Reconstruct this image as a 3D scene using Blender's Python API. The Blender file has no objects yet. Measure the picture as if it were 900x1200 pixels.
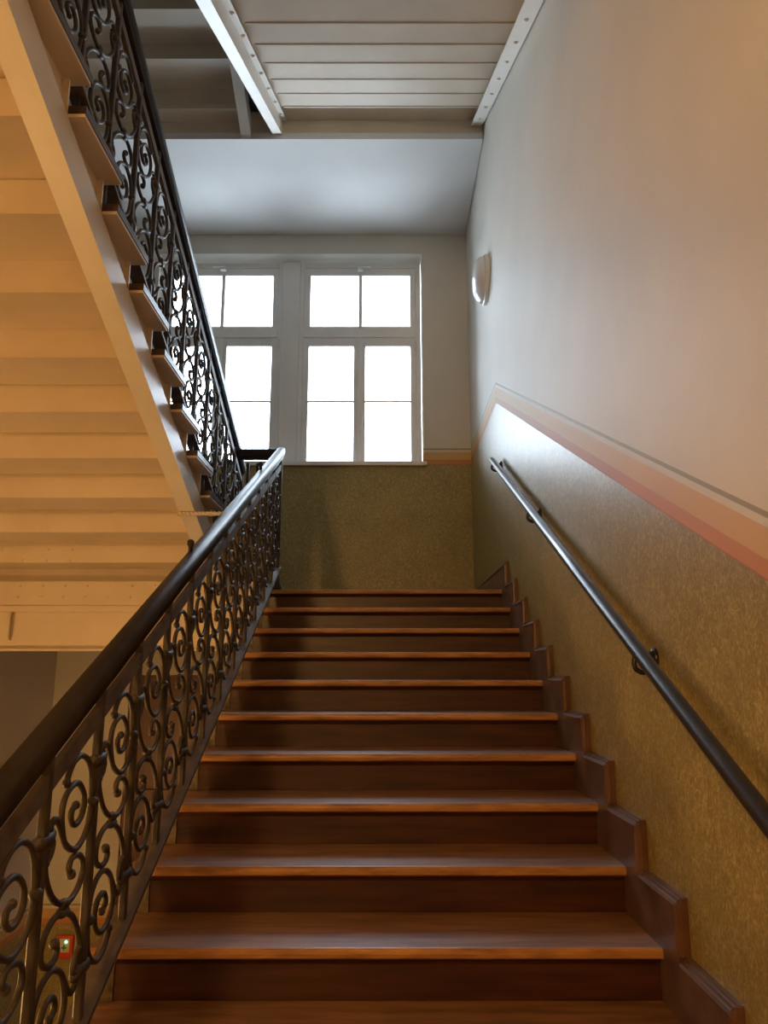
import bpy, bmesh, math, random
from math import sin, cos, pi, radians
from mathutils import Vector, Matrix
random.seed(7)

# ------------------------------------------------------------------ camera
scene = bpy.context.scene
C = scene.collection
ZC = 1.511                                   # eye height above the storey floor
cam_data = bpy.data.cameras.new('camera')
cam_data.sensor_fit = 'VERTICAL'
cam_data.sensor_height = 36.0
cam_data.lens = 27.0                         # 900 px focal length on a 1200 px tall frame
cam = bpy.data.objects.new('camera', cam_data)
C.objects.link(cam)
cam.location = (0, 0, ZC)
cam.rotation_euler = (radians(90 + 11.9), 0, 0)
scene.camera = cam

# ------------------------------------------------------------------ light
SKY = 15.0
LAMP_NEAR = 190.0
LAMP_LOW = 90.0
WARM = (1.0, 0.55, 0.19)
world = bpy.data.worlds.new('overcast_sky')
scene.world = world
world.use_nodes = True
bg = world.node_tree.nodes['Background']
bg.inputs[0].default_value = (0.72, 0.86, 1.0, 1)
bg.inputs[1].default_value = SKY
vs = scene.view_settings
vs.view_transform = 'Standard'
vs.look = 'None'
vs.gamma = 1.0
vs.use_curve_mapping = False
vs.exposure = 0.12

# ------------------------------------------------------------------ layout
XW = 0.83          # right wall
XL = -2.95         # left wall
YB = 7.05          # back wall
YR = -2.6          # wall behind the camera
G, R = 0.31, 0.148             # going and rise of the right-hand flights
S1 = R / G
YN0, ZN0 = 2.412 - 5 * G + G, R           # nosing of first step (step 5 is at 2.412)
YN0 = 2.412 - 4 * G
NST = 14
ZL = NST * R                   # half landing 2.072
YK = YN0 + 13 * G              # last nosing
LG, LR = 0.3275, 0.1317        # left-hand flights
S2 = LR / LG
LY1, LZ1 = 5.115, 2.233        # first nosing of the left flight
NL = 15
ST = 4.11                      # storey height of repeated flights
ZL2 = 6.09                     # next half landing

# ------------------------------------------------------------------ materials
def new_mat(name):
    m = bpy.data.materials.new(name)
    m.use_nodes = True
    nt = m.node_tree
    b = nt.nodes['Principled BSDF']
    return m, nt, b

def noise(nt, scale, detail=4, rough=0.55, vec=None, stretch=None, dist=0.0):
    n = nt.nodes.new('ShaderNodeTexNoise')
    n.inputs['Scale'].default_value = scale
    n.inputs['Detail'].default_value = detail
    n.inputs['Roughness'].default_value = rough
    n.inputs['Distortion'].default_value = dist
    g = nt.nodes.new('ShaderNodeNewGeometry')
    src = g.outputs['Position']
    if stretch:
        mp = nt.nodes.new('ShaderNodeMapping')
        mp.inputs['Scale'].default_value = stretch
        nt.links.new(src, mp.inputs['Vector'])
        src = mp.outputs['Vector']
    nt.links.new(src, n.inputs['Vector'])
    return n.outputs['Fac']

def ramp(nt, fac, stops):
    r = nt.nodes.new('ShaderNodeValToRGB')
    cr = r.color_ramp
    while len(cr.elements) < len(stops):
        cr.elements.new(0.5)
    for e, (p, c) in zip(cr.elements, stops):
        e.position = p
        e.color = (c[0], c[1], c[2], 1)
    nt.links.new(fac, r.inputs['Fac'])
    return r.outputs['Color']

def bump(nt, b, fac, strength, dist=0.002):
    n = nt.nodes.new('ShaderNodeBump')
    n.inputs['Strength'].default_value = strength
    n.inputs['Distance'].default_value = dist
    nt.links.new(fac, n.inputs['Height'])
    nt.links.new(n.outputs['Normal'], b.inputs['Normal'])

def simple(name, c0, c1, scale=6, rough=0.5, stretch=None, bmp=0.0, bscale=None, metal=0.0, spec=0.5, lo=0.35, hi=0.65):
    m, nt, b = new_mat(name)
    f = noise(nt, scale, stretch=stretch)
    col = ramp(nt, f, [(lo, c0), (hi, c1)])
    nt.links.new(col, b.inputs['Base Color'])
    b.inputs['Roughness'].default_value = rough
    b.inputs['Metallic'].default_value = metal
    b.inputs['Specular IOR Level'].default_value = spec
    if bmp:
        bump(nt, b, noise(nt, bscale or scale * 6, 3, stretch=stretch), bmp)
    return m

M = {}
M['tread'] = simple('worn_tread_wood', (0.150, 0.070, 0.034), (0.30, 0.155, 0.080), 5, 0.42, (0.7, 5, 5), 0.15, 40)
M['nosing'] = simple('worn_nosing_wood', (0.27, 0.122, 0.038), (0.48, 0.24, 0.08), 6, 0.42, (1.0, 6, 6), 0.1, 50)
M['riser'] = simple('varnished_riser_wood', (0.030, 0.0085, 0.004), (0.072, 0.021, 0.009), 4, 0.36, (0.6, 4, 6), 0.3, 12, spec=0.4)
M['skirt'] = simple('skirting_wood', (0.085, 0.046, 0.038), (0.165, 0.105, 0.088), 9, 0.36, None, 0.2, 60)
M['skirt_edge'] = simple('skirting_edge_wood', (0.095, 0.040, 0.026), (0.15, 0.07, 0.045), 9, 0.36, None, 0.2, 60)
M['bracket'] = simple('mottled_bracket_paint', (0.035, 0.022, 0.013), (0.17, 0.12, 0.06), 30, 0.5, None, 0.3, 90)
M['iron'] = simple('brown_black_iron', (0.034, 0.025, 0.019), (0.075, 0.054, 0.039), 12, 0.55, None, 0.25, 70)
M['iron_flat'] = simple('worn_flat_iron', (0.085, 0.062, 0.046), (0.15, 0.115, 0.086), 14, 0.55, None, 0.2, 70, spec=0.35)
M['handrail'] = simple('black_varnished_handrail', (0.012, 0.009, 0.010), (0.028, 0.020, 0.019), 10, 0.44, None, 0.12, 60, spec=0.35)
M['tube'] = simple('black_painted_tube', (0.014, 0.013, 0.014), (0.028, 0.024, 0.024), 20, 0.28, None, 0.2, 120)
M['cream'] = simple('cream_steel_paint', (0.60, 0.50, 0.385), (0.66, 0.56, 0.44), 3, 0.45, None, 0.12, 9)
M['white_steel'] = simple('white_steel_paint', (0.68, 0.63, 0.56), (0.74, 0.69, 0.62), 3, 0.38, None, 0.12, 12)
M['darkwood'] = simple('dark_tread_wood', (0.035, 0.017, 0.013), (0.065, 0.034, 0.026), 8, 0.35)
M['soffit'] = simple('plaster_soffit', (0.66, 0.655, 0.64), (0.70, 0.695, 0.68), 2, 0.7, None, 0.05, 30)
M['frame'] = simple('window_frame_paint', (0.76, 0.75, 0.73), (0.80, 0.79, 0.77), 4, 0.35)
M['white_plastic'] = simple('white_plastic', (0.75, 0.75, 0.74), (0.8, 0.8, 0.79), 4, 0.35)
M['dome'] = simple('opal_glass', (0.70, 0.71, 0.72), (0.74, 0.75, 0.76), 4, 0.15)
M['red'] = simple('red_button_box', (0.62, 0.06, 0.02), (0.70, 0.08, 0.03), 8, 0.4)
M['label'] = simple('pale_panel', (0.62, 0.60, 0.42), (0.66, 0.64, 0.46), 8, 0.4)
M['green_print'] = simple('green_print', (0.05, 0.30, 0.10), (0.06, 0.34, 0.12), 8, 0.4)
M['door'] = simple('red_brown_door_wood', (0.085, 0.022, 0.008), (0.13, 0.038, 0.014), 5, 0.4, (6, 6, 0.8), 0.1, 40)
M['floor'] = simple('stone_floor', (0.30, 0.24, 0.17), (0.38, 0.31, 0.23), 5, 0.4)
M['landing'] = simple('landing_boards', (0.13, 0.05, 0.022), (0.20, 0.085, 0.036), 5, 0.4, (0.6, 5, 5))
M['ceiling'] = simple('ceiling_paint', (0.62, 0.56, 0.47), (0.66, 0.60, 0.51), 2, 0.6)
m, nt, b = new_mat('window_glass')
nt.nodes.remove(b)
tr = nt.nodes.new('ShaderNodeBsdfTransparent')
gl = nt.nodes.new('ShaderNodeBsdfGlossy'); gl.inputs['Roughness'].default_value = 0.02
fr = nt.nodes.new('ShaderNodeFresnel'); fr.inputs['IOR'].default_value = 1.45
mx = nt.nodes.new('ShaderNodeMixShader')
nt.links.new(fr.outputs[0], mx.inputs[0]); nt.links.new(tr.outputs[0], mx.inputs[1]); nt.links.new(gl.outputs[0], mx.inputs[2])
nt.links.new(mx.outputs[0], nt.nodes['Material Output'].inputs['Surface'])
M['glass'] = m

def emit(name, col, st):
    m, nt, b = new_mat(name)
    b.inputs['Base Color'].default_value = (0.8, 0.8, 0.8, 1)
    b.inputs['Emission Color'].default_value = (*col, 1)
    b.inputs['Emission Strength'].default_value = st
    return m
M['lamp_on'] = emit('lit_warm_opal', WARM, 4.0)
M['led'] = emit('green_led', (0.1, 1.0, 0.3), 5.0)

# wall paint with the painted dado: kind 'stair' (follows the flight), or 'level'
def wall_paint(name, kind):
    m, nt, b = new_mat(name)
    L = nt.links.new
    g = nt.nodes.new('ShaderNodeNewGeometry')
    sp = nt.nodes.new('ShaderNodeSeparateXYZ')
    L(g.outputs['Position'], sp.inputs[0])
    def mth(op, a, c, d=None):
        n = nt.nodes.new('ShaderNodeMath'); n.operation = op
        for i, v in enumerate((a, c)):
            if v is None: continue
            if isinstance(v, (int, float)): n.inputs[i].default_value = v
            else: L(v, n.inputs[i])
        return n.outputs[0]
    y, z = sp.outputs[1], sp.outputs[2]
    if kind == 'stair':
        t = mth('SUBTRACT', y, 5.39)
        t = mth('MULTIPLY', t, 0.4724)
        t = mth('MINIMUM', t, 0.0)
        d = mth('ADD', t, 3.47)
        h = mth('SUBTRACT', z, d)
    else:
        up = mth('GREATER_THAN', z, 1.75)
        d = mth('ADD', mth('MULTIPLY', up, 3.455 + 0.555), -0.555)
        h = mth('SUBTRACT', z, d)
    def mix(f, a, c):
        n = nt.nodes.new('ShaderNodeMix'); n.data_type = 'RGBA'
        L(f, n.inputs[0])
        for sock, v in ((n.inputs[6], a), (n.inputs[7], c)):
            if isinstance(v, tuple): sock.default_value = (*v, 1)
            else: L(v, sock)
        return n.outputs[2]
    # upper wall: cream distemper with soft cloudy patches
    wall = ramp(nt, noise(nt, 1.3, 5, 0.6), [(0.3, (0.565, 0.535, 0.47)), (0.7, (0.625, 0.592, 0.525))])
    # dado: combed, flecked oil paint
    f1 = noise(nt, 62, 3, 0.6, stretch=(1, 1, 0.7), dist=1.8)
    f2 = noise(nt, 5, 3, 0.5)
    flecks = ramp(nt, f1, [(0.34, (0.240, 0.184, 0.056)), (0.50, (0.300, 0.238, 0.085)), (0.66, (0.47, 0.39, 0.175))])
    cloud = ramp(nt, f2, [(0.3, (0.85, 0.85, 0.85)), (0.7, (1.0, 1.0, 1.0))])
    mm = nt.nodes.new('ShaderNodeMix'); mm.data_type = 'RGBA'; mm.blend_type = 'MULTIPLY'
    mm.inputs[0].default_value = 1.0
    L(flecks, mm.inputs[6]); L(cloud, mm.inputs[7])
    dado = mm.outputs[2]
    col = mix(mth('GREATER_THAN', h, 0.0), dado, (0.36, 0.145, 0.055))
    col = mix(mth('GREATER_THAN', h, 0.006), col, (0.50, 0.215, 0.065))
    col = mix(mth('GREATER_THAN', h, 0.050), col, (0.57, 0.36, 0.14))
    col = mix(mth('GREATER_THAN', h, 0.125), col, wall)
    col = mix(mth('GREATER_THAN', h, 0.147), col, (0.30, 0.255, 0.135))
    col = mix(mth('GREATER_THAN', h, 0.162), col, wall)
    L(col, b.inputs['Base Color'])
    rr = nt.nodes.new('ShaderNodeMapRange')
    L(mth('GREATER_THAN', h, 0.0), rr.inputs[0])
    rr.inputs[3].default_value = 0.40; rr.inputs[4].default_value = 0.62
    L(rr.outputs[0], b.inputs['Roughness'])
    b.inputs['Specular IOR Level'].default_value = 0.5
    bump(nt, b, noise(nt, 60, 3), 0.06)
    return m
M['wall_stair'] = wall_paint('stair_wall_paint', 'stair')
M['wall_level'] = wall_paint('landing_wall_paint', 'level')

# ------------------------------------------------------------------ mesh helpers
def link(name, me, mat=None, parent=None):
    o = bpy.data.objects.new(name, me)
    C.objects.link(o)
    if mat is not None and me is not None and not me.materials:
        me.materials.append(M[mat] if isinstance(mat, str) else mat)
    if parent is not None:
        o.parent = parent
    return o

def finish(bm, name, mat, parent=None, smooth=False, bevel=0.0, seg=2):
    if bevel > 0:
        bmesh.ops.bevel(bm, geom=list(bm.edges), offset=bevel, segments=seg, profile=0.5, affect='EDGES', clamp_overlap=True)
    bmesh.ops.recalc_face_normals(bm, faces=bm.faces)
    me = bpy.data.meshes.new(name)
    bm.to_mesh(me); bm.free()
    if smooth:
        for p in me.polygons: p.use_smooth = True
    return link(name, me, mat, parent)

def add_box(bm, x0, x1, y0, y1, z0, z1):
    v = [bm.verts.new((x, y, z)) for x in (x0, x1) for y in (y0, y1) for z in (z0, z1)]
    for f in ((0, 1, 3, 2), (4, 6, 7, 5), (0, 4, 5, 1), (2, 3, 7, 6), (0, 2, 6, 4), (1, 5, 7, 3)):
        bm.faces.new([v[i] for i in f])

def box(name, x0, x1, y0, y1, z0, z1, mat, parent=None, bevel=0.0, seg=2):
    bm = bmesh.new()
    add_box(bm, x0, x1, y0, y1, z0, z1)
    return finish(bm, name, mat, parent, bevel=bevel, seg=seg)

def add_prism(bm, pts, x0, x1):
    """polygon in the YZ plane extruded along X"""
    a = [bm.verts.new((x0, y, z)) for y, z in pts]
    c = [bm.verts.new((x1, y, z)) for y, z in pts]
    bm.faces.new(a); bm.faces.new(list(reversed(c)))
    n = len(pts)
    for i in range(n):
        j = (i + 1) % n
        bm.faces.new((a[i], c[i], c[j], a[j]))

def prism(name, pts, x0, x1, mat, parent=None, bevel=0.0):
    bm = bmesh.new()
    add_prism(bm, pts, x0, x1)
    return finish(bm, name, mat, parent, bevel=bevel)

def add_loft(bm, prof, p0, p1):
    """profile (x,z offsets) swept straight from p0 to p1 (ends stay upright)"""
    a = [bm.verts.new((p0[0] + u, p0[1], p0[2] + w)) for u, w in prof]
    c = [bm.verts.new((p1[0] + u, p1[1], p1[2] + w)) for u, w in prof]
    bm.faces.new(a); bm.faces.new(list(reversed(c)))
    n = len(prof)
    for i in range(n):
        j = (i + 1) % n
        bm.faces.new((a[i], c[i], c[j], a[j]))

def add_tube(bm, pts, rad, n=8, squash=None):
    """tube through 3D points; rad float or list"""
    pts = [Vector(p) for p in pts]
    rs = rad if isinstance(rad, (list, tuple)) else [rad] * len(pts)
    up = None; rings = []
    for i, p in enumerate(pts):
        if i == 0: t = pts[1] - pts[0]
        elif i == len(pts) - 1: t = pts[-1] - pts[-2]
        else: t = pts[i + 1] - pts[i - 1]
        t.normalize()
        ref = Vector((1, 0, 0)) if abs(t.x) < 0.9 else Vector((0, 0, 1))
        if up is None: up = (ref - t * ref.dot(t)).normalized()
        else: up = (up - t * up.dot(t)).normalized()
        s = t.cross(up)
        rings.append([bm.verts.new(p + (up * cos(a) + s * sin(a)) * rs[i]) for a in (2 * pi * k / n for k in range(n))])
    for r0, r1 in zip(rings[:-1], rings[1:]):
        for k in range(n):
            bm.faces.new((r0[k], r0[(k + 1) % n], r1[(k + 1) % n], r1[k]))
    bm.faces.new(list(reversed(rings[0]))); bm.faces.new(rings[-1])

def tube(name, pts, rad, mat, parent=None, n=8):
    bm = bmesh.new()
    add_tube(bm, pts, rad, n)
    return finish(bm, name, mat, parent, smooth=True)

def add_ball(bm, c, r, u=8, v=6, sx=1, sy=1, sz=1):
    bmesh.ops.create_uvsphere(bm, u_segments=u, v_segments=v, radius=r,
                              matrix=Matrix.Translation(c) @ Matrix.Diagonal((sx, sy, sz, 1)))

def catmull(pts, k=5):
    out = []
    P = [pts[0]] + list(pts) + [pts[-1]]
    for i in range(1, len(P) - 2):
        p0, p1, p2, p3 = P[i - 1], P[i], P[i + 1], P[i + 2]
        for j in range(k):
            t = j / k
            out.append(tuple(0.5 * ((2 * p1[q]) + (-p0[q] + p2[q]) * t + (2 * p0[q] - 5 * p1[q] + 4 * p2[q] - p3[q]) * t * t + (-p0[q] + 3 * p1[q] - 3 * p2[q] + p3[q]) * t ** 3) for q in range(len(p1))))
    out.append(tuple(pts[-1]))
    return out

def lathe(bm, prof, axis_point, axis='X', n=32):
    """prof: list of (distance along axis, radius)"""
    rings = []
    for a, r in prof:
        ring = []
        for k in range(n):
            t = 2 * pi * k / n
            if axis == 'X': v = (a, r * cos(t), r * sin(t))
            else: v = (r * cos(t), r * sin(t), a)
            ring.append(bm.verts.new(Vector(axis_point) + Vector(v)))
        rings.append(ring)
    for r0, r1 in zip(rings[:-1], rings[1:]):
        for k in range(n):
            bm.faces.new((r0[k], r0[(k + 1) % n], r1[(k + 1) % n], r1[k]))
    bm.faces.new(rings[0]); bm.faces.new(list(reversed(rings[-1])))

def thing(name, label, cat, loc=(0, 0, 0), group=None):
    o = bpy.data.objects.new(name, None)
    C.objects.link(o)
    o.empty_display_size = 0.1
    o['label'] = label; o['category'] = cat
    if group: o['group'] = group
    return o
def tag(o, label, cat, group=None):
    o['label'] = label; o['category'] = cat
    if group: o['group'] = group
    return o
def struct(o, label=None, cat=None):
    o['kind'] = 'structure'
    if label: o['label'] = label
    if cat: o['category'] = cat
    return o

# ================================================================== THE SHELL
ZBOT, ZTOP = -2.072, 8.4
T = 0.30
struct(box('wall_right', XW, XW + T, YR - T, YB + 0.36, ZBOT - 0.2, ZTOP + 0.2, 'wall_stair'),
       'plain cream wall above an olive flecked dado rising with the stairs', 'wall')
struct(box('wall_left', XL - T, XL, YR - T, YB + 0.36, ZBOT - 0.2, ZTOP + 0.2, 'wall_level'),
       'cream wall beside the iron flight on the stairwell side', 'wall')
struct(box('wall_front', XL, XW, YR - T, YR, ZBOT - 0.2, ZTOP + 0.2, 'wall_level'),
       'cream end wall facing the windows', 'wall')
# back wall with the window opening
WX0, WX1 = -2.257, 0.378       # opening
WZ0, WZ1 = 3.47, 5.66
DX0, DX1, DZ1 = -2.28, -0.75, 1.50
bm = bmesh.new()
add_box(bm, XL, XW, YB, YB + 0.36, WZ1, ZTOP + 0.2)
add_box(bm, XL, WX0, YB, YB + 0.36, WZ0, WZ1)
add_box(bm, WX1, XW, YB, YB + 0.36, WZ0, WZ1)
add_box(bm, XL, XW, YB, YB + 0.36, DZ1, WZ0)
add_box(bm, XL, DX0, YB, YB + 0.36, ZBOT - 0.2, DZ1)
add_box(bm, DX1, XW, YB, YB + 0.36, ZBOT - 0.2, DZ1)
struct(finish(bm, 'wall_back', 'wall_level'), 'window wall of the landing with olive dado below the sill', 'wall')
struct(box('ceiling', XL, XW, YR, YB, ZTOP, ZTOP + 0.2, 'ceiling'), 'plain pale ceiling over the stairwell', 'ceiling')
# floors: storey floor under the camera, storey floor above, ground level
bm = bmesh.new()
add_box(bm, XL, -0.86, YR, 0.50, -0.26, 0.0)
add_box(bm, -0.86, XW, YR, YN0 + 0.03, -0.26, 0.0)
struct(finish(bm, 'floor', 'floor'), 'stone floor at the foot of the stairs', 'floor')
bm = bmesh.new()
add_box(bm, XL, -0.86, YR, 0.166, 3.84, 4.10)
add_box(bm, -0.86, XW, YR, 0.95, 3.84, 4.10)
struct(finish(bm, 'floor_upper', 'ceiling'), 'floor slab of the storey above', 'floor')
struct(box('floor_ground', XL, XW, YR, YB, ZBOT - 0.2, ZBOT, 'floor'), 'stone floor of the lower hall', 'floor')

# ---- half landing (own floor boards, slab, riveted girder)
land = thing('stair_landing', 'half landing with riveted cream girder between the two flights', 'landing')
for k in range(9):                     # landing boards run across
    y0 = YK + 0.09 + k * (YB - YK - 0.12) / 9
    y1 = y0 + (YB - YK - 0.12) / 9 - 0.003
    box('floor_board', XL + 0.02, XW - 0.04, y0, y1, ZL - 0.03, ZL, 'landing', land)
box('slab', XL + 0.006, XW - 0.006, 5.28, YB - 0.006, 1.86, ZL - 0.032, 'cream', land)
gird = box('girder', XL + 0.006, -0.86, 5.02, 5.05, 1.665, ZL + 0.03, 'cream', land)
box('girder_flange', XL + 0.006, -0.86, 4.985, 5.12, 1.655, 1.668, 'cream', gird)
box('girder_ledge', XL + 0.006, -0.86, 5.0, 5.021, 1.905, 1.945, 'cream', gird, bevel=0.004)
box('girder_plate', XL + 0.006, -0.90, 5.008, 5.021, 1.945, ZL + 0.03, 'cream', gird)
box('landing_edge', XL + 0.006, -0.86, 5.04, 5.27, 1.98, ZL, 'cream', land)
bm = bmesh.new()
for row, z in enumerate((2.085 - 0.012, 2.0)):
    for k in range(14):
        add_ball(bm, (-2.814 + k * 0.146 - row * 0.008, 5.008, z), 0.009, 8, 5, 1, 0.7, 1)
rv = finish(bm, 'rivet_row', 'cream', gird, smooth=True); rv['kind'] = 'stuff'

# ---- next half landing above: smooth soffit panel, dark girder
land2 = thing('stair_landing', 'upper half landing with smooth pale soffit above the windows', 'landing')
box('soffit_panel', XL + 0.006, XW - 0.006, 5.62, YB - 0.006, 5.87, 5.93, 'soffit', land2)
box('girder', XL + 0.006, XW - 0.006, 5.62, 5.665, 5.93, 6.06, 'cream', land2)
box('slab', XL + 0.006, XW - 0.006, 5.576, YB - 0.006, 6.05, ZL2, 'cream', land2)
box('landing_edge', XL + 0.012, -1.19, 5.4615, 5.62, 6.03, 6.0745, 'cream', land2)

# ================================================================== WINDOWS
YF = YB + 0.16                        # inside face of the frames
def window(name, cx, mirror):
    """right window measured from the photo; cx shifts/mirrors"""
    W = bpy.data.objects.new(name, None); C.objects.link(W)
    W['kind'] = 'structure'
    s = -1 if mirror else 1
    def X(a, b_):
        p, q = cx + s * a, cx + s * b_
        return min(p, q), max(p, q)
    def bar(nm, a, b_, z0, z1, y0, y1, par, mat='frame', bevel=0.004):
        x0, x1 = X(a, b_)
        return box(nm, x0, x1, y0, y1, z0, z1, mat, par, bevel=bevel)
    z0, z1 = WZ0 + 0.012, WZ1 - 0.01
    # outer frame (a = distance from the mullion side to the reveal side)
    fo = bar('frame', 0.0, 0.045, z0, z1, YF, YF + 0.08, W)
    bar('frame', 1.175, 1.225, z0, z1, YF, YF + 0.08, W)
    bar('frame', 0.045, 1.175, z1 - 0.055, z1, YF, YF + 0.08, W)
    bar('frame', 0.045, 1.175, z0, z0 + 0.02, YF, YF + 0.08, W)
    tr_ = bar('transom', 0.045, 1.175, 4.825, 4.905, YF - 0.012, YF + 0.08, W)
    # fanlight sash
    fl = bar('sash_rail', 0.045, 1.175, z1 - 0.135, z1 - 0.055, YF + 0.012, YF + 0.06, W)
    bar('sash_rail', 0.045, 1.175, 4.905, 4.955, YF + 0.012, YF + 0.06, W)
    bar('sash_stile', 0.045, 0.105, 4.955, z1 - 0.135, YF + 0.012, YF + 0.06, W)
    bar('sash_stile', 1.12, 1.175, 4.955, z1 - 0.135, YF + 0.012, YF + 0.06, W)
    bar('glazing_bar', 0.597, 0.633, 4.955, z1 - 0.135, YF + 0.015, YF + 0.055, W)
    bar('pane', 0.105, 0.597, 4.955, z1 - 0.135, YF + 0.034, YF + 0.038, W, 'glass', 0)
    bar('pane', 0.633, 1.12, 4.955, z1 - 0.135, YF + 0.034, YF + 0.038, W, 'glass', 0)
    # two casements
    for a0, a1 in ((0.045, 0.607), (0.613, 1.175)):
        cs = bar('casement_stile', a0, a0 + 0.055, z0 + 0.02, 4.825, YF + 0.005, YF + 0.06, W)
        bar('casement_stile', a1 - 0.055, a1, z0 + 0.02, 4.825, YF + 0.005, YF + 0.06, W)
        bar('casement_rail', a0 + 0.055, a1 - 0.055, z0 + 0.02, z0 + 0.06, YF + 0.005, YF + 0.06, W)
        bar('casement_rail', a0 + 0.055, a1 - 0.055, 4.735, 4.825, YF + 0.005, YF + 0.06, W)
        bar('glazing_bar', a0 + 0.055, a1 - 0.055, 4.145, 4.165, YF + 0.015, YF + 0.05, W)
        bar('pane', a0 + 0.055, a1 - 0.055, z0 + 0.06, 4.145, YF + 0.034, YF + 0.038, W, 'glass', 0)
        bar('pane', a0 + 0.055, a1 - 0.055, 4.165, 4.77, YF + 0.034, YF + 0.038, W, 'glass', 0)
    bar('meeting_strip', 0.592, 0.628, z0 + 0.02, 4.825, YF - 0.008, YF + 0.006, W)
    # espagnolette handle and fanlight opener
    h = bar('window_handle', 0.625, 0.645, 3.86, 4.01, YF - 0.035, YF - 0.012, W, 'white_plastic', 0.006)
    bar('handle_rose', 0.622, 0.648, 3.92, 3.99, YF - 0.014, YF - 0.007, h, 'white_plastic', 0.002)
    o_ = bar('fanlight_opener', 0.585, 0.645, z1 - 0.10, z1 - 0.065, YF - 0.05, YF + 0.013, W, 'white_plastic', 0.008)
    bar('opener_arm', 0.60, 0.72, z1 - 0.075, z1 - 0.06, YF - 0.06, YF - 0.045, o_, 'white_plastic', 0.004)
    for a in (0.03, 1.16):
        bar('hinge', a, a + 0.016, 4.69, 4.825, YF - 0.014, YF + 0.004, W, 'white_plastic', 0.004)
    return W
W1 = window('window_1', -0.855, False); W1['label'] = 'white six-pane window near the right-hand stair wall'; W1['category'] = 'window'
W2 = window('window_2', -1.03, True); W2['label'] = 'white six-pane window seen through the iron railing of the upper flight'; W2['category'] = 'window'
struct(box('trim_1', -1.03, -0.855, YF - 0.025, YF + 0.10, WZ0 + 0.012, WZ1 - 0.01, 'frame', bevel=0.006),
       'broad white mullion post between the two windows', 'trim')
struct(box('trim_2', WX0 - 0.02, WX1 + 0.03, YB - 0.035, YF + 0.03, WZ0 - 0.028, WZ0 + 0.012, 'frame', bevel=0.006),
       'thin pale window sill board above the olive dado', 'trim')
# light portal: guides daylight sampling through the opening
pl = bpy.data.lights.new('window_portal', 'AREA')
pl.shape = 'RECTANGLE'; pl.size = WX1 - WX0; pl.size_y = WZ1 - WZ0
pl.cycles.is_portal = True
po = bpy.data.objects.new('window_portal', pl); C.objects.link(po)
po.location = ((WX0 + WX1) / 2, YB + 0.34, (WZ0 + WZ1) / 2)
po.rotation_euler = (radians(-90), 0, 0)

# ================================================================== LOWER DOOR
D = bpy.data.objects.new('door_1', None); C.objects.link(D)
struct(D, 'tall red-brown wooden double door of the lower hall', 'door')
box('door_frame', DX0, DX0 + 0.08, YB + 0.02, YB + 0.16, ZBOT, DZ1, 'door', D, bevel=0.006)
box('door_frame', DX1 - 0.08, DX1, YB + 0.02, YB + 0.16, ZBOT, DZ1, 'door', D, bevel=0.006)
box('door_frame', DX0 + 0.08, DX1 - 0.08, YB + 0.02, YB + 0.16, DZ1 - 0.08, DZ1, 'door', D, bevel=0.006)
box('door_transom', DX0 + 0.08, DX1 - 0.08, YB + 0.03, YB + 0.16, 0.42, 0.52, 'door', D, bevel=0.006)
box('top_panel', DX0 + 0.08, DX1 - 0.08, YB + 0.07, YB + 0.12, 0.52, DZ1 - 0.08, 'door', D)
mid = (DX0 + DX1) / 2
for x0, x1 in ((DX0 + 0.08, mid - 0.003), (mid + 0.003, DX1 - 0.08)):
    leaf = box('door_leaf', x0, x1, YB + 0.06, YB + 0.11, ZBOT + 0.01, 0.42, 'door', D)
    for z0, z1 in ((ZBOT + 0.15, -1.25), (-1.1, -0.3), (-0.18, 0.3)):
        box('door_panel', x0 + 0.1, x1 - 0.1, YB + 0.048, YB + 0.062, z0, z1, 'door', leaf, bevel=0.006)
    hx = mid - 0.06 if x0 < mid - 0.1 else mid + 0.06
    box('door_handle', hx - 0.012, hx + 0.012, YB + 0.01, YB + 0.06, -1.12, -0.98, 'iron', leaf, bevel=0.004)

# emergency release box beside the door
eb = thing('emergency_button', 'small red-orange release box with green light on the lower wall', 'button box')
ex, ez = -2.67, -0.72
body = box('housing', ex - 0.073, ex + 0.073, YB - 0.045, YB - 0.001, ez - 0.088, ez + 0.088, 'red', eb, bevel=0.008)
pan = box('front_panel', ex - 0.035, ex + 0.050, YB - 0.05, YB - 0.044, ez - 0.035, ez + 0.070, 'label', eb, bevel=0.002)
bm = bmesh.new()
add_box(bm, ex + 0.0, ex + 0.012, YB - 0.052, YB - 0.049, ez - 0.022, ez + 0.022)
add_box(bm, ex - 0.016, ex + 0.028, YB - 0.052, YB - 0.049, ez - 0.006, ez + 0.006)
finish(bm, 'cross_mark', 'green_print', pan)
bm = bmesh.new(); add_ball(bm, (ex + 0.022, YB - 0.05, ez + 0.045), 0.012, 10, 6, 1, 0.6, 1)
finish(bm, 'indicator_light', 'led', eb, smooth=True)

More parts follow.
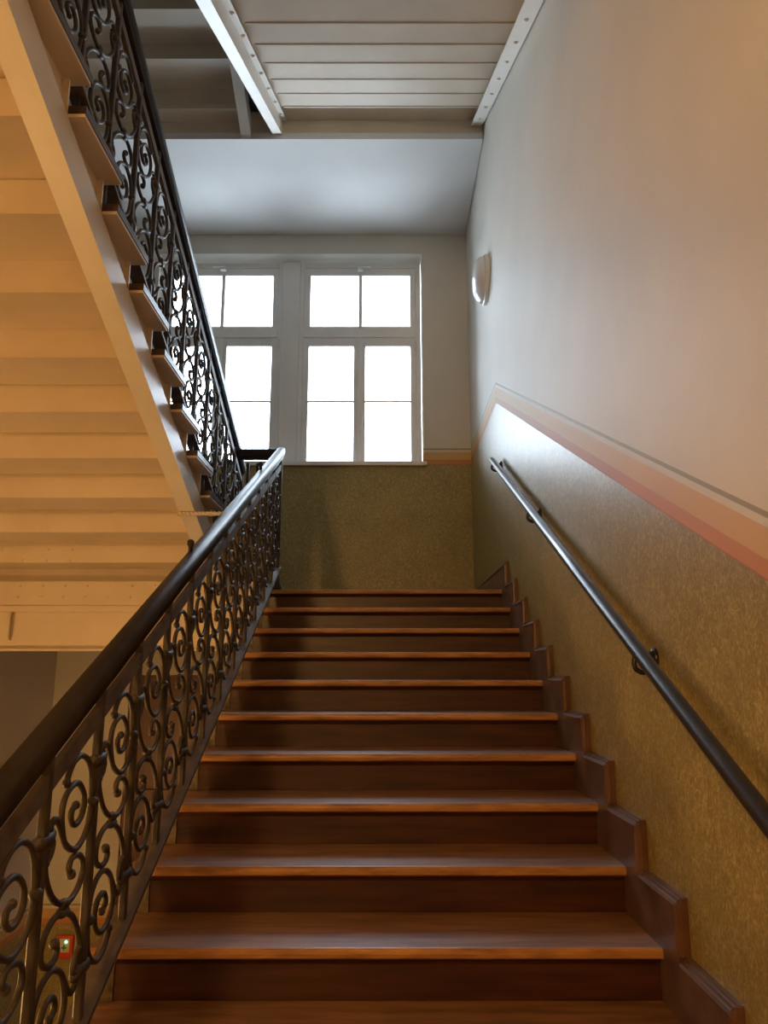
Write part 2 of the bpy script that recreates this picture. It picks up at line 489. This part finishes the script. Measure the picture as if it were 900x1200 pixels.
# ================================================================== LOWER RIGHT FLIGHT (the wooden one)
fl1 = thing('staircase', 'wide brown wooden stairs rising between iron railing and olive wall', 'stairs')
XE = -0.85                            # open tread ends
def tread_mesh(x0, x1, depth, th, nose):
    bm = bmesh.new()
    add_box(bm, x0, x1, nose, depth, -th, 0)
    me = bpy.data.meshes.new('tread'); bm.to_mesh(me); bm.free(); return me
def nosing_mesh(x0, x1, th, nose):
    bm = bmesh.new()
    pts = [(nose, 0), (nose * 0.45, -0.001), (0.0012, -0.006), (0, -th * 0.5), (0.0015, -th + 0.005), (nose * 0.5, -th), (nose, -th)]
    add_prism(bm, pts, x0, x1)
    bmesh.ops.recalc_face_normals(bm, faces=bm.faces)
    me = bpy.data.meshes.new('nosing'); bm.to_mesh(me); bm.free(); return me
TH = 0.030
tm = tread_mesh(XE, 0.7995, G + 0.045, TH, 0.014); tm.materials.append(M['tread'])
nm = nosing_mesh(XE, 0.7995, TH, 0.014); nm.materials.append(M['nosing'])
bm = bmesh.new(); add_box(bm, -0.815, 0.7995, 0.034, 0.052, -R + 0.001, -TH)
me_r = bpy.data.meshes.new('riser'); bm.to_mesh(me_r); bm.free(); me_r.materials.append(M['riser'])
bm = bmesh.new(); add_prism(bm, [(0.0335, -TH), (0.016, -TH), (0.018, -TH - 0.006), (0.026, -TH - 0.012), (0.030, -TH - 0.020), (0.0335, -TH - 0.020)], -0.80, 0.7995)
bmesh.ops.recalc_face_normals(bm, faces=bm.faces)
me_m = bpy.data.meshes.new('moulding'); bm.to_mesh(me_m); bm.free(); me_m.materials.append(M['riser'])
bm = bmesh.new(); add_box(bm, -0.818, -0.778, 0.026, 0.0338, -R + 0.001, -TH - 0.021)
me_b = bpy.data.meshes.new('end_bracket'); bm.to_mesh(me_b); bm.free(); me_b.materials.append(M['bracket'])
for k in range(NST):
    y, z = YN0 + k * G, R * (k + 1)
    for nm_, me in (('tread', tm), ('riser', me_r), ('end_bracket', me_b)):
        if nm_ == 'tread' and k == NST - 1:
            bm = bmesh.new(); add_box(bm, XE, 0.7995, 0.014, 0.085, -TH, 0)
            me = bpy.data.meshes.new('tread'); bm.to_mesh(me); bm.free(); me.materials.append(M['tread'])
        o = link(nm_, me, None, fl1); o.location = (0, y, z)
        if nm_ == 'tread':
            q = link('nosing', nm, None, o)
        if nm_ == 'riser':
            q = link('moulding', me_m, None, o)
# outer string under the treads and sloping soffit
pts = []
for k in range(NST):
    y, z = YN0 + k * G + 0.053, R * (k + 1) - TH - 0.001
    pts += [(y, z - R + (TH if k == 0 else 0)), (y, z)]
pts += [(YK + 0.08, ZL - TH - 0.001), (YK + 0.08, ZL - 0.33), (YN0 + 0.6, -0.02 + 0.0), (YN0 + 0.053, 0.0)]
prism('stringer', pts[1:], -0.82, -0.80, 'cream', fl1)
prism('soffit', [(YN0 + 0.6, -0.02), (YK + 0.08, ZL - 0.33), (YK + 0.08, ZL - 0.30), (YN0 + 0.6, 0.01)], -0.80, XW - 0.01, 'cream', fl1)

# stepped skirting on the right wall: one board per step, moulded cap and front edge
sk = bpy.data.objects.new('baseboard_right', None); C.objects.link(sk)
struct(sk, 'stepped dark wooden skirting climbing the olive wall beside the treads', 'baseboard')
UP, FR = 0.148, 0.125                 # board height above its tread, reach in front of the nosing
def skirt_meshes(last=False):
    y0, y1 = -FR, G - FR + 0.0
    if last: y1 = YB - YK
    # board: L-shape; from tread below up to cap
    zt = UP
    bm = bmesh.new()
    poly = [(y0, -R + 0.0), (y0, zt), (y1, zt), (y1, -0.02 if not last else -0.001), (0.055, -0.02 if not last else -0.001), (0.055, -R)]
    add_prism(bm, poly, XW - 0.030, XW - 0.001)
    bmesh.ops.recalc_face_normals(bm, faces=bm.faces)
    a = bpy.data.meshes.new('skirting_board'); bm.to_mesh(a); bm.free(); a.materials.append(M['skirt'])
    # top cap: ridged profile (x offset, z) run along y
    bm = bmesh.new()
    prof = [(-0.001, zt + 0.022), (-0.012, zt + 0.022), (-0.014, zt + 0.016), (-0.020, zt + 0.016), (-0.023, zt + 0.009), (-0.031, zt + 0.009), (-0.036, zt + 0.002), (-0.036, zt - 0.004), (-0.001, zt - 0.004)]
    add_loft(bm, prof, (XW, y0 - 0.010, 0), (XW, y1 - 0.010 if not last else y1, 0))
    bmesh.ops.recalc_face_normals(bm, faces=bm.faces)
    c = bpy.data.meshes.new('moulded_cap'); bm.to_mesh(c); bm.free(); c.materials.append(M['skirt'])
    # front edge moulding, upright
    bm = bmesh.new()
    pr = [(-0.001, -0.014), (-0.018, -0.014), (-0.020, -0.010), (-0.030, -0.008), (-0.036, 0.0), (-0.036, 0.006), (-0.030, 0.010), (-0.001, 0.010)]
    zb = -R + UP + 0.022
    lo = [bm.verts.new((XW + u, y0 + w, zb)) for u, w in pr]
    hi = [bm.verts.new((XW + u, y0 + w, zt + 0.020 - (0.016 if u < -0.025 else 0))) for u, w in pr]
    bm.faces.new(lo); bm.faces.new(list(reversed(hi)))
    for i in range(len(pr)):
        j = (i + 1) % len(pr)
        bm.faces.new((lo[i], hi[i], hi[j], lo[j]))
    bmesh.ops.recalc_face_normals(bm, faces=bm.faces)
    e = bpy.data.meshes.new('front_moulding'); bm.to_mesh(e); bm.free(); e.materials.append(M['skirt_edge'])
    return a, c, e
sm_ = skirt_meshes(); sl_ = skirt_meshes(True)
for k in range(NST):
    a, c, e = sl_ if k == NST - 1 else sm_
    o = link('skirting_board', a, None, sk); o.location = (0, YN0 + k * G, R * (k + 1))
    link('moulded_cap', c, None, o); link('front_moulding', e, None, o)
bb = box('baseboard_back', XL, XW - 0.04, YB - 0.025, YB - 0.001, ZL, ZL + 0.16, 'skirt', bevel=0.006)
struct(bb, 'dark wooden skirting board under the landing windows', 'baseboard')

# ================================================================== IRON FLIGHTS SEEN FROM BELOW
def iron_flight(label, y1, z1, dy, g, r, n, xo, xi, stringers, rivets=None, name='staircase'):
    """y1,z1: first nosing; dy=+1 climbs away from the camera, -1 climbs towards it.
    xo: open tread end, xi: wall end. stringers: list of dict."""
    F = thing(name, label, 'stairs')
    a, b_ = min(xo, xi), max(xo, xi)
    th = 0.040
    def ybox(nm, ya, yb, za, zb, xa, xb):
        bm = bmesh.new(); add_box(bm, xa, xb, min(ya, yb), max(ya, yb), za, zb)
        me = bpy.data.meshes.new(nm); bm.to_mesh(me); bm.free(); return me
    tmesh = ybox('tread', 0, dy * (g + 0.034), -th + 0.012, 0, a, b_); tmesh.materials.append(M['darkwood'])
    smesh = ybox('tread_soffit', dy * 0.012, dy * (g + 0.033), -th, -th + 0.012, a + 0.003, b_ - 0.003); smesh.materials.append(M['cream'])
    ra, rb = (a, b_ - 0.058) if xo > xi else (a + 0.058, b_)
    rmesh = ybox('riser', dy * 0.0342, dy * 0.044, -r - th - 0.004, -th, ra, rb); rmesh.materials.append(M['cream'])
    for k in range(n):
        p = (0, y1 + dy * g * k, z1 + r * k)
        t = link('tread', tmesh, None, F); t.location = p
        link('tread_soffit', smesh, None, t)
        q = link('riser', rmesh, None, F); q.location = p
    # slope line of the soffit corners: passes corner of tread j / riser j+1
    yc, zc_ = y1 + dy * (g + 0.044), z1 - th
    s = r / g
    def line(y, off): return zc_ + s * dy * (y - yc) + off
    for d in stringers:
        ya, yb = d['y']
        depth = d['depth']
        x0, x1 = d['web']
        w = prism('stringer', [(ya, line(ya, -depth)), (yb, line(yb, -depth)), (yb, line(yb, 0.008)), (ya, line(ya, 0.008))], x0, x1, 'white_steel', F)
        fx0, fx1 = d['flange']
        prism('flange', [(ya, line(ya, -depth - 0.010)), (yb, line(yb, -depth - 0.010)), (yb, line(yb, -depth)), (ya, line(ya, -depth))], fx0, fx1, 'white_steel', w)
        if 'angle' in d:
            ax0, ax1 = d['angle']
            prism('angle_iron', [(ya, line(ya, -0.014)), (yb, line(yb, -0.014)), (yb, line(yb, -0.004)), (ya, line(ya, -0.004))], ax0, ax1, 'white_steel', w)
        if 'rivets' in d:
            side, rx = d['rivets']
            k0 = 0
            for k in range(n):
                yy = y1 + dy * g * (k + 0.55)
                if not (min(ya, yb) < yy < max(ya, yb)): continue
                bm = bmesh.new()
                if side == 'down': add_ball(bm, (rx, yy, line(yy, -0.016 if 'angle' in d else -depth - 0.011)), 0.014, 8, 6, 1, 1, 0.8)
                else: add_ball(bm, (rx, yy, line(yy, -depth * 0.45)), 0.014, 8, 6, 0.8, 1, 1)
                finish(bm, 'rivet', 'white_steel', w, smooth=True)
        if d.get('brackets'):
            # triangular cheek filling each step above the stringer
            bx0, bx1 = d['brackets']
            for k in range(n - 1):
                ya_ = y1 + dy * (g * k + 0.036); za_ = z1 + r * k - th
                yb_ = y1 + dy * (g * (k + 1) + 0.034)
                prism('step_bracket', [(ya_, za_), (yb_ + dy * 0.01, za_), (yb_ + dy * 0.01, za_ - 0.02), (ya_, za_ - (r if k else 0.05) - 0.02)], bx0, bx1, 'cream', F)
    return F, line

left_str = [dict(y=(0.55, 5.010), web=(-1.02, -1.007), flange=(-1.092, -1.007), depth=0.125, brackets=(-1.045, -1.030))]
fl2, line2 = iron_flight('cream-painted iron stairs seen from below, climbing from landing beside the railing', LY1, LZ1, -1, LG, LR, NL, -0.95, XL + 0.01, left_str)
# rivets on the lowest riser plate of that flight
bm = bmesh.new()
for row, z in enumerate((2.272, 2.203)):
    for k in range(7):
        add_ball(bm, (-2.83 + k * 0.147 - row * 0.008, LY1 - LG - 0.044, z), 0.009, 8, 5, 1, 0.7, 1)
rv = finish(bm, 'rivet_row', 'cream', fl2, smooth=True); rv['kind'] = 'stuff'

# upper right flight above our heads (climbs away from the camera)
UZ = 5.888 + 0.040
fl3, line3 = iron_flight('pale riveted iron stairs overhead against the cream wall', 5.275 - 0.354 - 12 * G, UZ - 12 * R, 1, G, R, 14, -0.85, XW - 0.005,
    [dict(y=(1.3, 5.62), web=(-0.862, -0.850), flange=(-0.925, -0.850), depth=0.13, angle=(-0.850, -0.812), rivets=('down', -0.830)),
     dict(y=(1.3, 5.62), web=(0.808, 0.820), flange=(0.725, 0.820), depth=0.05, rivets=('down', 0.775))])
# next flight on the left, far above
fl4, line4 = iron_flight('shadowed iron stairs high above the landing, behind the railing', 5.505, ZL2 + 0.16, -1, LG, LR, NL, -1.05, XL + 0.01,
    [dict(y=(1.0, 5.62), web=(-1.118, -1.105), flange=(-1.188, -1.105), depth=0.125)])

# ================================================================== IRON RAILINGS
CROOK = [(-0.036, 0.296), (-0.028, 0.312), (-0.008, 0.322), (0.018, 0.322), (0.048, 0.310), (0.085, 0.278), (0.112, 0.235), (0.124, 0.194), (0.129, 0.151),
         (0.126, 0.122), (0.114, 0.098), (0.085, 0.088), (0.038, 0.100), (-0.017, 0.150), (-0.041, 0.196), (-0.052, 0.241), (-0.037, 0.267),
         (0.003, 0.268), (0.040, 0.249), (0.074, 0.206), (0.081, 0.170), (0.063, 0.153), (0.030, 0.161), (0.007, 0.187), (0.007, 0.207), (0.030, 0.206)]
HOOK = [(-0.118, 0.178), (-0.097, 0.181), (-0.088, 0.203), (-0.104, 0.226), (-0.108, 0.246), (-0.090, 0.252), (-0.065, 0.225), (-0.045, 0.192), (-0.016, 0.148), (0.018, 0.114)]
USC = [(-0.127, 0.246), (-0.125, 0.205), (-0.117, 0.159), (-0.090, 0.105), (-0.053, 0.055), (-0.004, 0.013), (0.045, -0.013), (0.088, -0.014), (0.106, 0.006),
       (0.097, 0.039), (0.067, 0.069), (0.030, 0.086), (0.016, 0.073), (0.032, 0.050)]
HR_PROF = [(-0.019, 0.428), (-0.014, 0.424), (0.014, 0.424), (0.019, 0.428), (0.018, 0.438), (0.027, 0.446), (0.030, 0.468), (0.029, 0.488), (0.022, 0.499), (0.010, 0.504), (-0.010, 0.504),
           (-0.022, 0.499), (-0.029, 0.488), (-0.030, 0.468), (-0.027, 0.446), (-0.018, 0.438)]
def railing(label, X, ya, yb, nb, zref, slope, group=None):
    """X plane; bars between ya and yb in nb bays; centre line z = zref(y)"""
    F = thing('iron_railing', label, 'railing')
    bay = (yb - ya) / nb
    sc = bay / 0.2935
    flip = 1 if slope > 0 else -1
    zc_ = zref
    sgn = 1
    # shared meshes per railing (in bay-centred coordinates)
    def stroke(pts, rad, neg, ends):
        q = catmull(pts, 4)
        if neg: q = [(-u, -w) for u, w in q]
        P = [(0, u * sc * flip, w + slope * u * sc * flip) for u, w in q]
        bm = bmesh.new()
        n = len(P)
        rs = [rad] * n
        add_tube(bm, P, rs, 6)
        for e, rr in ends:
            add_ball(bm, P[e], rr, 8, 6)
        bmesh.ops.recalc_face_normals(bm, faces=bm.faces)
        me = bpy.data.meshes.new('scroll'); bm.to_mesh(me); bm.free()
        for p in me.polygons: p.use_smooth = True
        me.materials.append(M['iron'])
        return me
    S_ = []
    for neg in (0, 1):
        S_.append(('spiral_scroll', stroke(CROOK, 0.0078, neg, [(0, 0.0115), (-1, 0.0105)])))
        S_.append(('hook_scroll', stroke(HOOK, 0.0075, neg, [(0, 0.0095)])))
        S_.append(('c_scroll', stroke(USC, 0.0078, neg, [(-1, 0.0125)])))
    def small(fn):
        bm = bmesh.new(); fn(bm)
        bmesh.ops.recalc_face_normals(bm, faces=bm.faces)
        me = bpy.data.meshes.new('collar'); bm.to_mesh(me); bm.free()
        for p in me.polygons: p.use_smooth = True
        me.materials.append(M['iron']); return me
    cc = small(lambda bm: (add_tube(bm, [(0, -0.019, 0.007), (0, 0.0, 0.012), (0, 0.019, 0.007)], 0.0105, 8), add_tube(bm, [(0, -0.019, -0.007), (0, 0.0, -0.012), (0, 0.019, -0.007)], 0.0105, 8)))
    bc = small(lambda bm: add_tube(bm, [(0, -0.024, 0), (0, -0.018, 0), (0, 0.030, 0.002), (0, 0.052, 0.014)], [0.014, 0.0175, 0.0165, 0.010], 8))
    bcn = small(lambda bm: add_tube(bm, [(0, 0.024, 0), (0, 0.018, 0), (0, -0.030, -0.002), (0, -0.052, -0.014)], [0.014, 0.0175, 0.0165, 0.010], 8))
    rb = small(lambda bm: add_ball(bm, (0, 0, 0), 0.0155, 10, 7, 1, 1, 0.9))
    # flat rails and handrail
    p0, p1 = (X, ya - 0.02, zc_(ya - 0.02)), (X, yb + 0.0, zc_(yb))
    bm = bmesh.new(); add_loft(bm, [(-0.009, 0.341), (0.009, 0.341), (0.009, 0.386), (-0.009, 0.386)], p0, p1)
    finish(bm, 'top_rail', 'iron_flat', F)
    bm = bmesh.new(); add_loft(bm, [(-0.032, -0.372), (0.028, -0.372), (0.028, -0.356), (-0.032, -0.356)], p0, p1)
    finish(bm, 'bottom_rail', 'iron_flat', F)
    bm = bmesh.new(); add_loft(bm, HR_PROF, p0, (X, yb + 0.02, zc_(yb + 0.02)))
    hr = finish(bm, 'handrail', 'handrail', F, smooth=False)
    for p in hr.data.polygons: p.use_smooth = len(p.vertices) == 4
    # balusters
    for k in range(nb + 1):
        y = ya + k * bay
        z = zc_(y)
        w = 0.0105 if k not in (0, nb) else 0.014
        bm = bmesh.new()
        zb_, zt_ = -0.37, 0.428
        add_box(bm, X - w, X + w, y - w, y + w, z + zb_, z + zt_)
        br = finish(bm, 'baluster', 'iron', F, bevel=0.003, seg=1)
        lo = flip * 1
        if k < nb if flip > 0 else k > 0:
            o = link('collar', bc, None, br); o.location = (X, y, z + 0.240 + slope * 0.0)
            if flip < 0: o.scale = (1, -1, 1)
            o = link('rivet_ball', rb, None, br); o.location = (X + 0.004, y + flip * 0.018, z - 0.151 + slope * flip * 0.018)
        if k > 0 if flip > 0 else k < nb:
            o = link('collar', bcn, None, br); o.location = (X, y, z - 0.240)
            if flip < 0: o.scale = (1, -1, 1)
            o = link('rivet_ball', rb, None, br); o.location = (X + 0.004, y - flip * 0.018, z + 0.151 - slope * flip * 0.018)
    for k in range(nb):
        yc = ya + (k + 0.5) * bay
        for nm_, me in S_:
            o = link(nm_, me, None, F); o.location = (X, yc, zc_(yc))
        o = link('collar', cc, None, F); o.location = (X, yc, zc_(yc))
    return F, hr

XR1, XR2 = -0.74, -1.06
z_rail1 = lambda y: 0.9817 + S1 * (y - 1.9185)
ya1 = 1.773 - 2 * 0.2935
rail1, hr1 = railing('black iron scroll railing with dark handrail along the wooden stairs', XR1, ya1, ya1 + 14 * 0.2935, 14, z_rail1, S1)
YE = ya1 + 14 * 0.2935
# newel foot on the landing
bm = bmesh.new()
add_tube(bm, [(XR1, YE, ZL), (XR1, YE, ZL + 0.02), (XR1, YE, ZL + 0.05), (XR1, YE, z_rail1(YE) - 0.36)], [0.032, 0.032, 0.018, 0.016], 10)
finish(bm, 'newel_foot', 'iron', rail1, smooth=True)
# small pegs on the handrail
for y in (2.95, 4.53):
    z = z_rail1(y) + 0.503
    bm = bmesh.new()
    add_tube(bm, [(XR1 - 0.012, y, z - 0.012), (XR1 - 0.012, y, z + 0.018), (XR1 - 0.012, y, z + 0.026), (XR1 - 0.012, y, z + 0.040), (XR1 - 0.012, y, z + 0.046)], [0.009, 0.009, 0.014, 0.014, 0.007], 10)
    finish(bm, 'peg', 'handrail', hr1, smooth=True)

z_rail2 = lambda y: LZ1 + S2 * (LY1 - y) + 0.477
yb2 = 5.24 + 0.2935
rail2, hr2 = railing('black iron scroll railing on the ends of the cream iron stairs', XR2, yb2 - 16 * 0.2935, yb2, 16, z_rail2, -S2)
for k in range(2, 16):
    y = yb2 - k * 0.2935
    if (LY1 - y) % LG < 0.013: y -= 0.013
    elif (LY1 - y) % LG > LG - 0.013: y += 0.013
    kk = max(0, min(NL, math.floor((LY1 - y) / LG) + 1))
    zt = z_rail2(y) - 0.37
    st = LZ1 + (kk - 1) * LR
    if zt - st > 0.01:
        tube('foot_stud', [(XR2, y, st), (XR2, y, zt)], 0.011, 'iron', rail2, 8)
bm = bmesh.new()
add_tube(bm, [(XR2, yb2, ZL), (XR2, yb2, ZL + 0.02), (XR2, yb2, ZL + 0.05), (XR2, yb2, z_rail2(yb2) - 0.36)], [0.032, 0.032, 0.018, 0.016], 10)
finish(bm, 'newel_foot', 'iron', rail2, smooth=True)
# short landing rail joining both railings
lr = thing('landing_rail', 'short dark rail linking both iron railings at the landing edge', 'railing')
zq = z_rail1(YE) + 0.01
bm = bmesh.new()
pf = [(u, w - 0.44) for u, w in HR_PROF]
aa = [bm.verts.new((XR2 + 0.028, YE + u, zq + 0.42 + w)) for u, w in pf]
cc_ = [bm.verts.new((XR1 - 0.028, YE + u, zq + 0.42 + w)) for u, w in pf]
bm.faces.new(aa); bm.faces.new(list(reversed(cc_)))
for i in range(len(pf)):
    j = (i + 1) % len(pf)
    bm.faces.new((aa[i], cc_[i], cc_[j], aa[j]))
finish(bm, 'handrail', 'handrail', lr)
box('bottom_rail', XR2 + 0.02, XR1 - 0.02, YE - 0.014, YE + 0.014, ZL + 0.10, ZL + 0.116, 'iron_flat', lr)
for x in (XR2 + 0.09, (XR1 + XR2) / 2, XR1 - 0.09):
    box('baluster', x - 0.01, x + 0.01, YE - 0.01, YE + 0.01, ZL + 0.0, zq + 0.38, 'iron', lr, bevel=0.003, seg=1)
# twisted tie bar between stringer and railing
bm = bmesh.new()
ty, tz = 4.0, 2.345
add_tube(bm, [(-1.10, ty, tz), (XR1 - 0.007, ty, tz)], 0.009, 8)
for ph in (0, pi):
    add_tube(bm, [(-1.10 + i * 0.006, ty + 0.008 * cos(i * 0.9 + ph), tz + 0.008 * sin(i * 0.9 + ph)) for i in range(59)], 0.006, 5)
tag(finish(bm, 'tie_bar', 'cream', None, smooth=True), 'thin twisted cream tie bar between iron stringer and black railing', 'tie bar')

# ================================================================== WALL HANDRAIL
wr = thing('wall_handrail', 'black tubular handrail on brackets along the olive dado wall', 'handrail')
XT = 0.770
zt_ = lambda y: 1.2205 + (y - 1.632) * 0.4885
tube('rail_tube', [(XT, 0.4, zt_(0.4)), (XT, 1.5, zt_(1.5)), (XT, 3.0, zt_(3.0)), (XT, 5.27, zt_(5.27))], 0.0225, 'tube', wr, 20)
for y in (0.75, 2.37, 3.97, 5.22):
    z = zt_(y)
    br = tube('bracket', catmull([(XW - 0.004, y + 0.02, z - 0.025), (XW - 0.025, y + 0.012, z - 0.058), (XT + 0.012, y + 0.004, z - 0.066), (XT - 0.012, y, z - 0.050), (XT - 0.008, y, z - 0.015)], 4), 0.008, 'tube', wr, 10)
    bm = bmesh.new()
    lathe(bm, [(-0.022, 0.012), (-0.018, 0.022), (-0.010, 0.030), (-0.001, 0.034)], (XW, y + 0.02, z - 0.025), 'X', 20)
    finish(bm, 'rosette', 'tube', br, smooth=True)

# ================================================================== LAMPS
def wall_lamp(label, y, z, x=XW, sgn=-1, lit=False, power=0):
    L_ = thing('wall_lamp_offscreen' if lit else 'wall_lamp', label, 'lamp')
    bm = bmesh.new()
    lathe(bm, [(0.0 * sgn + sgn * 0.001, 0.20), (sgn * 0.028, 0.20), (sgn * 0.034, 0.192)], (x, y, z), 'X', 40)
    finish(bm, 'base_ring', 'white_plastic', L_, smooth=False)
    bm = bmesh.new()
    pr = [(sgn * 0.034, 0.188)]
    for i in range(1, 9):
        a = i / 9 * pi / 2
        pr.append((sgn * (0.034 + 0.082 * sin(a)), 0.188 * cos(a) ** 0.75))
    pr.append((sgn * 0.116, 0.012))
    lathe(bm, pr, (x, y, z), 'X', 40)
    finish(bm, 'glass_dome_offscreen' if lit else 'glass_dome', 'lamp_on' if lit else 'dome', L_, smooth=True)
    if lit:
        l = bpy.data.lights.new('lamp_light_offscreen', 'POINT'); l.energy = power; l.color = WARM; l.shadow_soft_size = 0.15
        o = bpy.data.objects.new('lamp_light_offscreen', l); C.objects.link(o); o.parent = L_
        o.location = (x + sgn * 0.30, y, z)
    return L_
wall_lamp('round white glass wall lamp, unlit, on the upper cream wall', 5.68, 4.62)
def flat_lamp(label, axis_fn, light_loc, power, rot):
    L_ = thing('round_lamp_offscreen', label, 'lamp')
    bm = bmesh.new(); lathe(bm, [(0.0, 0.20), (-0.03, 0.20)], (0, 0, 0), 'Z', 32); a = finish(bm, 'base_ring', 'white_plastic', L_)
    bm = bmesh.new(); lathe(bm, [(-0.03, 0.19), (-0.06, 0.17), (-0.085, 0.11), (-0.095, 0.02)], (0, 0, 0), 'Z', 32); c = finish(bm, 'glass_dome_offscreen', 'lamp_on', L_, smooth=True)
    L_.location = axis_fn; L_.rotation_euler = rot
    l = bpy.data.lights.new('lamp_light_offscreen', 'POINT'); l.energy = power; l.color = WARM; l.shadow_soft_size = 0.16
    o = bpy.data.objects.new('lamp_light_offscreen', l); C.objects.link(o); o.parent = L_; o.location = (0, 0, light_loc)
    return L_
flat_lamp('lit round lamp on the end wall facing the stairs', (-1.5, YR + 0.002, 2.9), -0.30, LAMP_NEAR, (radians(90), 0, 0))

wall_lamp('lit round wall lamp low on the stairwell wall beneath the iron stairs', 2.6, 0.15, XL, 1, True, LAMP_LOW)

# small cream clip on the girder
cp = thing('pipe_clip', 'small cream metal clip hanging on the riveted girder', 'clip')
box('back_plate', -2.43, -2.405, 5.006, 5.019, 1.72, 1.90, 'cream', cp, bevel=0.003)
tube('loop', [(-2.41, 5.01, 1.89), (-2.41, 4.985, 1.885), (-2.41, 4.975, 1.86), (-2.41, 4.975, 1.76), (-2.41, 4.985, 1.735), (-2.41, 5.01, 1.73)], 0.008, 'cream', cp, 8)
